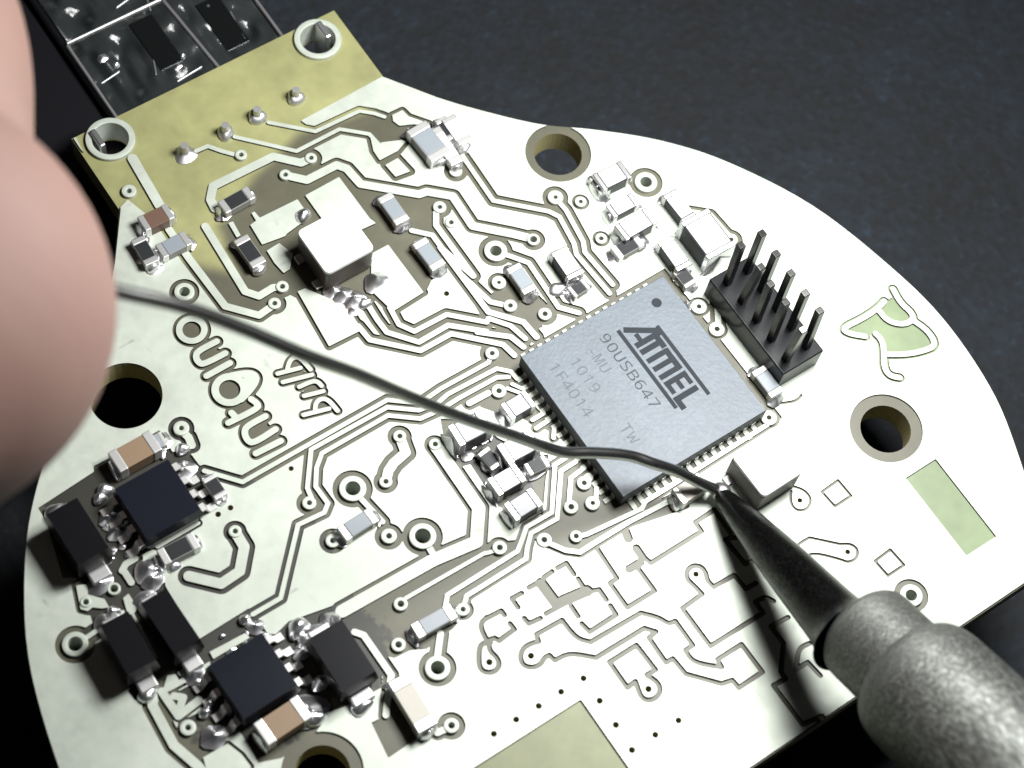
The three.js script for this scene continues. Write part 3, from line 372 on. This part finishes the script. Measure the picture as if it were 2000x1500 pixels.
// the big chip: flat leadless package, marking burnt into its lid
{
  const chip = group('microcontroller', board, [-0.55, 0.05, 0.32], 0, 'large grey square chip with a maker\'s mark and rows of print');
  const cv = document.createElement('canvas'); cv.width = cv.height = 1024; const c = cv.getContext('2d'), s = 1024 / 14;
  const speck = fractal(41, 60, 130, 260), cloud = fractal(43, 5, 12);
  const draw = (mark) => {
    c.save(); c.translate(512, 512);
    // text runs down along v with its head towards +u: canvas x -> v, canvas up -> u
    c.fillStyle = c.strokeStyle = mark; c.lineCap = 'butt';
    const X = (v) => v * s, Y = (u) => -u * s;                      // chip coordinates
    c.lineWidth = 0.34 * s; c.beginPath(); c.moveTo(X(-3.6), Y(3.9)); c.lineTo(X(3.5), Y(3.9)); c.moveTo(X(-4.9), Y(0.95)); c.lineTo(X(3.1), Y(0.95)); c.stroke();
    const glyph = (pts, w) => { c.lineWidth = w * s; c.beginPath(); pts.forEach(([x, y], k) => (k ? c.lineTo(X(x), Y(y)) : c.moveTo(X(x), Y(y)))); c.stroke(); };
    const lo = 1.35, hi = 3.5, w = 0.5;
    glyph([[-4.7, lo], [-3.35, hi], [-3.0, hi], [-3.0, lo]], w); glyph([[-3.9, 2.0], [-3.0, 2.0]], 0.4);                   // A
    glyph([[-2.3, hi], [-2.3, lo]], w); glyph([[-3.0, hi - 0.2], [-1.7, hi - 0.2]], 0.5);                                 // T
    for (const x of [-1.4, -0.55, 0.3]) glyph([[x, hi - 0.2], [x, lo]], 0.46); glyph([[-1.6, hi - 0.25], [0.5, hi - 0.25]], 0.5);   // M
    glyph([[1.0, lo], [1.0, hi]], 0.46); for (const y of [lo + 0.22, (lo + hi) / 2, hi - 0.22]) glyph([[1.0, y], [2.0, y]], 0.4);   // E
    glyph([[2.5, hi], [2.5, lo + 0.1], [3.5, lo + 0.1]], 0.5);                                                          // L
    c.font = Math.round(1.25 * s) + 'px monospace'; c.textAlign = 'left'; c.textBaseline = 'alphabetic';
    const row = (t, v0, u0, wide) => { c.save(); c.translate(X(v0), Y(u0)); const k = (wide * s) / c.measureText(t).width; c.scale(k, 1); c.fillText(t, 0, 0); c.restore(); };
    c.globalAlpha = 0.65; row('90USB647', -5.3, -0.75, 7.6); c.globalAlpha = 0.3; row('-MU', -4.9, -2.3, 2.6); row('1019', -4.8, -4.0, 3.5); row('1F4014', -5.3, -5.7, 5.4); row('TW', 2.0, -3.9, 1.8);
    c.globalAlpha = 1; c.beginPath(); c.arc(X(-5.3), Y(5.1), 0.42 * s, 0, 7); c.fill();
    c.restore();
  };
  c.fillStyle = '#fff'; c.fillRect(0, 0, 1024, 1024); draw('#000');
  const im = c.getImageData(0, 0, 1024, 1024).data, markAt = (x, y) => im[(Math.min(1023, Math.floor((1 - y) * 1024)) * 1024 + Math.min(1023, Math.floor(x * 1024))) * 4] / 255;
  const face = texture(1024, 1024, (x, y) => { const m = markAt(x, y), t = 0.95 + 0.07 * (speck(x, y) - 0.5) + 0.1 * (cloud(x, y) - 0.5); return [0.335, 0.372, 0.408].map((k, q) => t * (m * k + (1 - m) * [0.11, 0.14, 0.165][q])); }, true, false);  // lamp reflection on the black epoxy is put into this grey
  const rough = texture(1024, 1024, (x, y) => 0.52 + 0.3 * (1 - markAt(x, y)) + 0.06 * (speck(y, x) - 0.5), false, false);
  const lid = std(1, 1, 1, 1, 0, { map: face, roughnessMap: rough, bumpMap: texture(512, 512, (x, y) => speck(x, y), false, false), bumpScale: 0.00001 });
  const g = new THREE.PlaneGeometry(13.8, 13.8).rotateX(-Math.PI / 2).rotateY(-Math.PI / 2).translate(0, 1.899, 0);
  put('body', box(13.9, 1.55, 13.9, 0, 1.12, 0, 0.06), std(0.02, 0.022, 0.027, 0.5), chip);
  put('lid', new THREE.BoxGeometry(13.8, 0.02, 13.8).translate(0, 1.9, 0), std(0.1, 0.11, 0.13, 0.6), chip);
  put('marking', g.translate(0, 0.0145, 0), lid, chip, 'maker\'s mark and part number on the lid');
  for (let side = 0; side < 4; side++) for (let k = 0; k < 16; k++) { const a = (side * Math.PI) / 2, q = (k - 7.5) * 0.8; put('lead', box(0.3, 0.5, 0.4, 6.84, 0.3, q, 0.03).rotateY(a), M.dullSolder, chip); }
  for (let side = 0; side < 4; side++) for (let k = 0; k < 16; k++) { const a = (side * Math.PI) / 2, q = (k - 7.5) * 0.8; put('pad', box(rnd(0.75, 1.0), 0.16, 0.42, 7.3, 0, q, 0.03).rotateY(a), M.tin, chip); }
}

// pin header
{
  const h = group('pin_header', board, [11.1, 0.18, 0.75], 0, 'black two-row pin header with upright pins beside the big chip');
  put('housing', box(4.1, 2.5, 9.9, 0, 1.25, 0, 0.12), std(0.006, 0.0065, 0.008, 0.28, 0, { specularIntensity: 0.4 }), h);
  for (let k = 0; k < 5; k++) for (const x of [-1, 1]) { const tilt = rnd(-0.05, 0.05); put('pin', box(0.6, 5.9, 0.6, 0, 2.95, 0, 0.08).rotateZ(tilt).rotateX(rnd(-0.06, 0.06)).translate(x, 2.45, (k - 2) * 1.96), M.pin, h); }
}
// the two white blocks
function whiteBlock([u, v], wide, high, label) {
  const g = group('square_led', board, [u, 0.18, v], rnd(-0.02, 0.02), label);
  put('housing', box(wide, high - 0.25, wide, 0, (high - 0.25) / 2, 0, 0.3), M.ledSide, g);
  const s = new THREE.Shape(), a = wide / 2 - 0.02, r = 0.45; s.moveTo(-a + r, -a); s.lineTo(a - r, -a); s.quadraticCurveTo(a, -a, a, -a + r); s.lineTo(a, a - r); s.quadraticCurveTo(a, a, a - r, a); s.lineTo(-a + r, a); s.quadraticCurveTo(-a, a, -a, a - r); s.lineTo(-a, -a + r); s.quadraticCurveTo(-a, -a, -a + r, -a);
  put('cap', new THREE.ExtrudeGeometry(s, { depth: 0.3, bevelEnabled: true, bevelSize: 0.05, bevelThickness: 0.05, bevelSegments: 2 }).rotateX(-Math.PI / 2).translate(0, high - 0.3, 0), M.ledWhite, g);
  for (const x of [-1, 1]) for (const z of [-1, 1]) put('lead', box(0.8, 0.25, 0.8, x * (wide / 2 + 0.2), 0.15, z * wide * 0.3, 0.08), M.dullSolder, g);
}
whiteBlock([-14.7, -22.2], 4.4, 3, 'white-topped square block on the olive field'); whiteBlock([3.2, 11.2], 4.0, 3, 'white-topped square block beside the iron tip');

// the plug under the tongue
{
  const plug = group('usb_connector', board, [-14.4, -THICK - 0.05, -50], 0, 'shiny metal plug shell under the upper end of the board');
  const w = 16.6, d = 26, hgt = 7;
  const wall = 0.5;
  put('shell', mergeGeometries([box(w, wall, d, 0, -wall / 2, 0, 0.2), box(w, wall, d, 0, -hgt, 0, 0.2), box(wall, hgt - wall, d, -w / 2 + wall / 2, -hgt / 2 - wall / 4, 0, 0.1), box(wall, hgt - wall, d, w / 2 - wall / 2, -hgt / 2 - wall / 4, 0, 0.1)]), M.steel, plug);
  const crinkle = fractal(33, 4, 9, 17);
  put('cover', box(w - 1, 0.3, d - 2, 0, 0.05, -0.5, 0.1), std(0.022, 0.025, 0.026, 1, 0, { roughnessMap: texture(256, 256, (x, y) => 0.1 + 0.2 * smear(x, y)), bumpMap: texture(512, 512, (x, y) => crinkle(y, x)), bumpScale: 0.0026, clearcoat: 1, clearcoatRoughness: 0.08 }), plug);
  for (const [x, z, l, a] of [[-1.2, -3.5, 2.6, 0.2], [0.1, -2.6, 2, 1.3], [-0.6, 5.6, 2.4, 0.1], [-2.6, 3.2, 2.2, 1.2], [5.4, 3.4, 3, 1.45], [3.4, -5, 2.4, 0.5], [-6.4, 2.6, 1.8, 0.15]]) put('glare_streak', new THREE.CapsuleGeometry(0.07, l, 3, 6).rotateZ(Math.PI / 2).rotateY(a).translate(x, 0.22, z), M.dullSolder, plug);  // thin pale capsules added in place of glare streaks on the cover
  for (const x of [-w / 2 + 0.35, 1.3, w / 2 - 0.25]) put('rim', new THREE.CapsuleGeometry(0.16, x === 1.3 ? 15 : 12, 4, 8).rotateX(Math.PI / 2).rotateY(x === 1.3 ? 0.07 : 0).translate(x, 0.28, x === 1.3 ? -1 : 4.2), M.dullSolder, plug);
  for (const z of [-2.1, -9]) put('rim', new THREE.CapsuleGeometry(0.14, 9, 4, 8).rotateZ(Math.PI / 2).translate(-3.3, 0.28, z), M.dullSolder, plug);
  for (const [x, z, r] of [[-6, 0.6, 0.4], [-5.4, 1.8, 0.35], [3.6, -1.5, 0.45], [4.2, 0.5, 0.25], [-1, 4.4, 0.3], [-0.2, 3.8, 0.3]]) blob(plug, x, 0.2, z, r, 0.3, r * 0.8);
  for (const [x, z] of [[-1.4, 1.5], [4.4, 2.6]]) put('spring_tab', box(2.2, 0.16, 5.4, x, 0.26, z, 0.07).rotateX(0.012), std(0.03, 0.033, 0.034, 0.2, 0.8), plug);
  put('insulator', box(w - 1.4, 2.4, d - 3, 0, -4.2, 1, 0.2), M.darkPlastic, plug);
  put('carrier', box(7, 6.4, 22, -12, -3.9, -2, 0.4), M.darkPlastic, plug);
  for (const [u, v] of [[-24.4, -40.8], [-4.8, -40.6]]) put('shield_tab', box(0.55, 4.4, 1.8, u + 14.4 + (u < -14 ? -0.9 : 0.8), 0.9, v + 50 - 0.4, 0.15), M.solder, plug);
}
for (const u of [-19.9, -16.1, -13.1, -9.4]) { const g = group('plug_pin', board, [u, 0, -36.65]); put('post', new THREE.CylinderGeometry(0.32, 0.36, 1.5, 12).translate(0, 0.6, 0), M.dullSolder, g); blob(g, 0, 0, 0, 0.75, 0.75, 0.75, M.dullSolder); }

// ---------------------------------------------------------------- solder wire
{
  const pts = [[-44.49, -11.22, 46], [-41.9, -10.26, 43], [-38.97, -9.08, 40], [-35.74, -7.82, 37], [-32.48, -6.38, 33.2], [-28.91, -4.36, 29], [-25.72, -3.1, 25], [-22.38, -1.65, 20.5], [-19, 0.07, 16.5], [-15.42, 1.85, 12.6], [-13.25, 2.93, 10.2], [-11.56, 3.88, 8.8], [-9.79, 4.52, 7.9], [-7.66, 5.42, 6.8], [-6.35, 6.11, 6], [-5.33, 6.98, 5.4], [-3.58, 8.15, 4], [-2.06, 9.49, 2.6], [-0.84, 10.5, 1.6]].map(([u, v, h]) => new THREE.Vector3(u, h + TOP, v));
  const wire = put('solder_wire', new THREE.TubeGeometry(new THREE.CatmullRomCurve3(pts), 200, 0.44, 14), std(0.36, 0.365, 0.355, 0.27, 1));
  tag(wire, 'grey solder wire running from the fingertips to the iron tip', 'solder wire');
}

// ---------------------------------------------------------------- soldering iron
{
  const at = ([u, v, h]) => new THREE.Vector3(u, h + TOP, v), tip = at([-0.64, 10.49, 1.2]), far = at([-2.66, 46.76, 20]), dir = far.clone().sub(tip).normalize();
  const iron = new THREE.Group(); iron.name = 'soldering_iron'; iron.position.copy(tip).multiplyScalar(MM); iron.quaternion.setFromUnitVectors(new THREE.Vector3(0, 1, 0), dir); scene.add(iron);
  tag(iron, 'worn grey soldering iron with a dark pointed tip on the board', 'soldering iron');
  const pit = fractal(55, 40, 80, 150), stain = fractal(57, 4, 9, 20);
  const tex = (lo, hi) => texture(512, 512, (x, y) => { const t = lo + (hi - lo) * (0.1 * stain(x, y) + 0.9 * Math.pow(pit(x, y), 1.6) * 1.4); return [t * 0.98, t, t * 0.965]; }, true), speckled = (lo, hi) => stretch(tex(lo, hi), 4, 5);
  const rough = texture(512, 512, (x, y) => 0.34 + 0.4 * pit(x, y)), bump = texture(512, 512, (x, y) => pit(x, y));
  rough.repeat.set(5, 5); bump.repeat.set(5, 5);
  const worn = (lo, hi, metal, k, gloss = 1) => std(1, 1, 1, gloss, metal, { map: speckled(lo, hi), roughnessMap: rough, bumpMap: bump, bumpScale: k });
  const turned = (pts) => { const g = new THREE.LatheGeometry(new THREE.SplineCurve(pts.map((p) => new THREE.Vector2(...p))).getPoints(60), 56); return g; };
  const lean = at([-2.07, 22.18, 7.2]).sub(tip).normalize(), local = new THREE.Quaternion().setFromUnitVectors(new THREE.Vector3(0, 1, 0), lean.applyQuaternion(iron.quaternion.clone().invert()));
  put('tip', turned([[0.02, -0.2], [0.45, 0.15], [0.8, 1.4], [1.25, 4.4], [1.75, 9], [2.1, 13.5], [2.35, 16.2], [2.7, 17.4], [3.1, 17.9]]).applyQuaternion(local), worn(0.1, 0.34, 0.95, 0.00001, 0.42), iron);
  put('tinned_end', new THREE.SphereGeometry(0.75, 16, 12).scale(1, 1.25, 1).translate(0.1, 0.3, 0), M.solder, iron);
  put('collar', turned([[2.5, 17.6], [3.2, 17.8], [3.65, 18.3], [3.75, 19], [3.75, 21], [3.75, 24.5]]), worn(0.28, 0.54, 0.85, 0.000016), iron);
  put('sleeve', turned([[3.5, 23], [4.2, 23.1], [4.7, 23.6], [4.95, 24.6], [5.05, 27], [5.1, 40], [5.1, 70]]), worn(0.28, 0.54, 0.85, 0.000016), iron);
  put('barrel', new THREE.CylinderGeometry(4, 4, 60, 40).translate(0, 99, 0), M.steel, iron);
  put('handle', turned([[5, 128], [14, 130], [16, 136], [14, 160], [13, 220], [12, 260], [0.1, 262]]), M.darkPlastic, iron);
}

// ---------------------------------------------------------------- the hand that holds the wire
{
  const at = (u, v, h) => new THREE.Vector3(u, h, v), P3 = (p) => new THREE.Vector3(p[0], p[2], p[1]);
  const [a0, a1, a2, a3] = [[-73.27, -29.15, 62], [-63.44, -20.17, 56], [-51.87, -12.64, 45], [-48.56, -11.62, 43]].map(P3), [b0, b1, b2, b3] = [[-51.95, -67.49, 52], [-41.59, -46.75, 46], [-44.82, -30.15, 40], [-46.87, -17.57, 37]].map(P3);
  const palm = [[-72.86, -47.11, 66], [-60.42, -62.35, 60], [-71.12, -73.8, 62]].map(P3), wrist = P3([-89.7, -56.67, 72]);
  const bones = [[a0, a1, 15, 13.5], [a1, a2, 13, 12.6], [a2, a3, 12.6, 8.5], [b0, b1, 12, 10.5], [b1, b2, 10.2, 9.6], [b2, b3, 9.4, 7], [palm[0], palm[1], 19, 16], [palm[0], palm[2], 20, 18], [palm[0], wrist, 20, 20], [palm[1], b0, 15, 12.5], [palm[0], a0, 19, 16]];
  // the other three fingers, curled away behind the forefinger
  for (let k = 1; k < 4; k++) { const o = new THREE.Vector3(-9 * k, 3 - 2 * k, -16 * k), q = [b0, b1, b2].map((p) => p.clone().add(o)); const tipc = q[2].clone().add(new THREE.Vector3(-22, -8, 12)); bones.push([palm[1].clone().add(o.clone().multiplyScalar(0.6)), q[0], 15, 12], [q[0], q[1], 11.5 - k * 0.4, 10 - k * 0.4], [q[1], q[2], 9.8 - k * 0.4, 9 - k * 0.4], [q[2], tipc, 9 - k * 0.4, 7]); }
  const lo = new THREE.Vector3(1e9, 1e9, 1e9), hi = lo.clone().negate();
  for (const [a, b, r, s] of bones) for (const [p, q] of [[a, r], [b, s]]) { lo.min(p.clone().subScalar(q + 4)); hi.max(p.clone().addScalar(q + 4)); }
  const centre = lo.clone().add(hi).multiplyScalar(0.5), half = Math.max(...hi.clone().sub(lo).toArray()) / 2;
  function mesher(bones, centre, half, res) {
    const mc = new MarchingCubes(res, undefined, false, false, 400000); mc.isolation = 0;
    const h2 = res / 2, v = new THREE.Vector3(), ab = new THREE.Vector3(), pa = new THREE.Vector3();
    for (let z = 0; z < res; z++) for (let y = 0; y < res; y++) for (let x = 0; x < res; x++) {
      v.set((x - h2) / h2, (y - h2) / h2, (z - h2) / h2).multiplyScalar(half).add(centre); let d = 1e3;
      for (const [a, b, r, s] of bones) { ab.subVectors(b, a); pa.subVectors(v, a); const t = Math.max(0, Math.min(1, pa.dot(ab) / ab.lengthSq())), e = pa.addScaledVector(ab, -t).length() - (r + (s - r) * t), k = 4, m = Math.max(k - Math.abs(d - e), 0) / k; d = Math.min(d, e) - (m * m * k) / 4; }
      mc.field[z * res * res + y * res + x] = -d;
    }
    mc.update();
    const n = mc.count * 3, g = new THREE.BufferGeometry(); g.setAttribute('position', new THREE.Float32BufferAttribute(mc.positionArray.slice(0, n), 3)); g.setAttribute('normal', new THREE.Float32BufferAttribute(mc.normalArray.slice(0, n), 3));
    g.scale(half, half, half).translate(centre.x, centre.y, centre.z);
    return g;
  }
  const g = mesher(bones, centre, half, 150), p = g.attributes.position, uv = new Float32Array(p.count * 2), col = new Float32Array(p.count * 3), tone = fractal(91, 7, 19, 41);
  for (let i = 0; i < p.count; i++) { uv[2 * i] = (p.getX(i) + p.getY(i) * 0.4) / 30; uv[2 * i + 1] = (p.getZ(i) + p.getY(i) * 0.5) / 30; const t = tone(uv[2 * i] / 3, uv[2 * i + 1] / 3) - 0.5; col.set([1 + 0.3 * t, 1 + 0.6 * t, 1 + 0.62 * t], 3 * i); }
  g.setAttribute('uv', new THREE.BufferAttribute(uv, 2)); g.setAttribute('color', new THREE.BufferAttribute(col, 3)); g.translate(0, TOP, 0);
  const pore = fractal(95, 30, 70, 140), skin = std(0.215, 0.132, 0.11, 0.68, 0, { vertexColors: true, bumpMap: texture(512, 512, (x, y) => 0.5 * pore(x, y) + 0.25 + 0.25 * Math.sin(6.2832 * (24 * y + 3 * x + 0.5 * Math.sin(6.2832 * 2 * x)))), bumpScale: 0.000008 });
  const hand = put('person_hand', g, skin);
  tag(hand, 'thumb and forefinger of a hand pinching the solder wire', 'hand');
}

// ---------------------------------------------------------------- the lamp, out of the picture
{
  const lamp = new THREE.Group(); lamp.name = 'work_lamp'; lamp.position.copy(LAMP); lamp.lookAt(LAMP.clone().multiplyScalar(2).sub(LAMP_AT)); scene.add(lamp);
  tag(lamp, 'square work lamp shining down on the board from beyond its right edge', 'lamp');
  const a = LAMP_SIDE / MM;
  lamp.updateMatrixWorld(true);
  const L0 = LAMP.clone().divideScalar(MM), neck = new THREE.TubeGeometry(new THREE.CatmullRomCurve3([L0.clone().add(new THREE.Vector3(4, 7, 0)), L0.clone().add(new THREE.Vector3(60, 60, -30)), new THREE.Vector3(200, 130, -110), new THREE.Vector3(240, 2, -140)]), 60, 3, 12), foot = new THREE.CylinderGeometry(36, 38, 5, 40).translate(240, 2.5, -140);
  for (const [n, g] of [['arm', neck], ['foot', foot]]) { g.scale(MM, MM, MM).applyMatrix4(lamp.matrixWorld.clone().invert()); g.userData.inMetres = true; put(n, g, M.darkPlastic, lamp); }
  put('housing', box(a + 4, a + 4, 8, 0, 0, 5.2, 1), M.darkPlastic, lamp);
  put('lamp_panel', new THREE.BoxGeometry(a, a, 0.3).translate(0, 0, 0.6), new THREE.MeshStandardMaterial({ color: 0x888888, emissive: 0xffffff, emissiveIntensity: 1 }), lamp);
}
renderer.render(scene, camera);
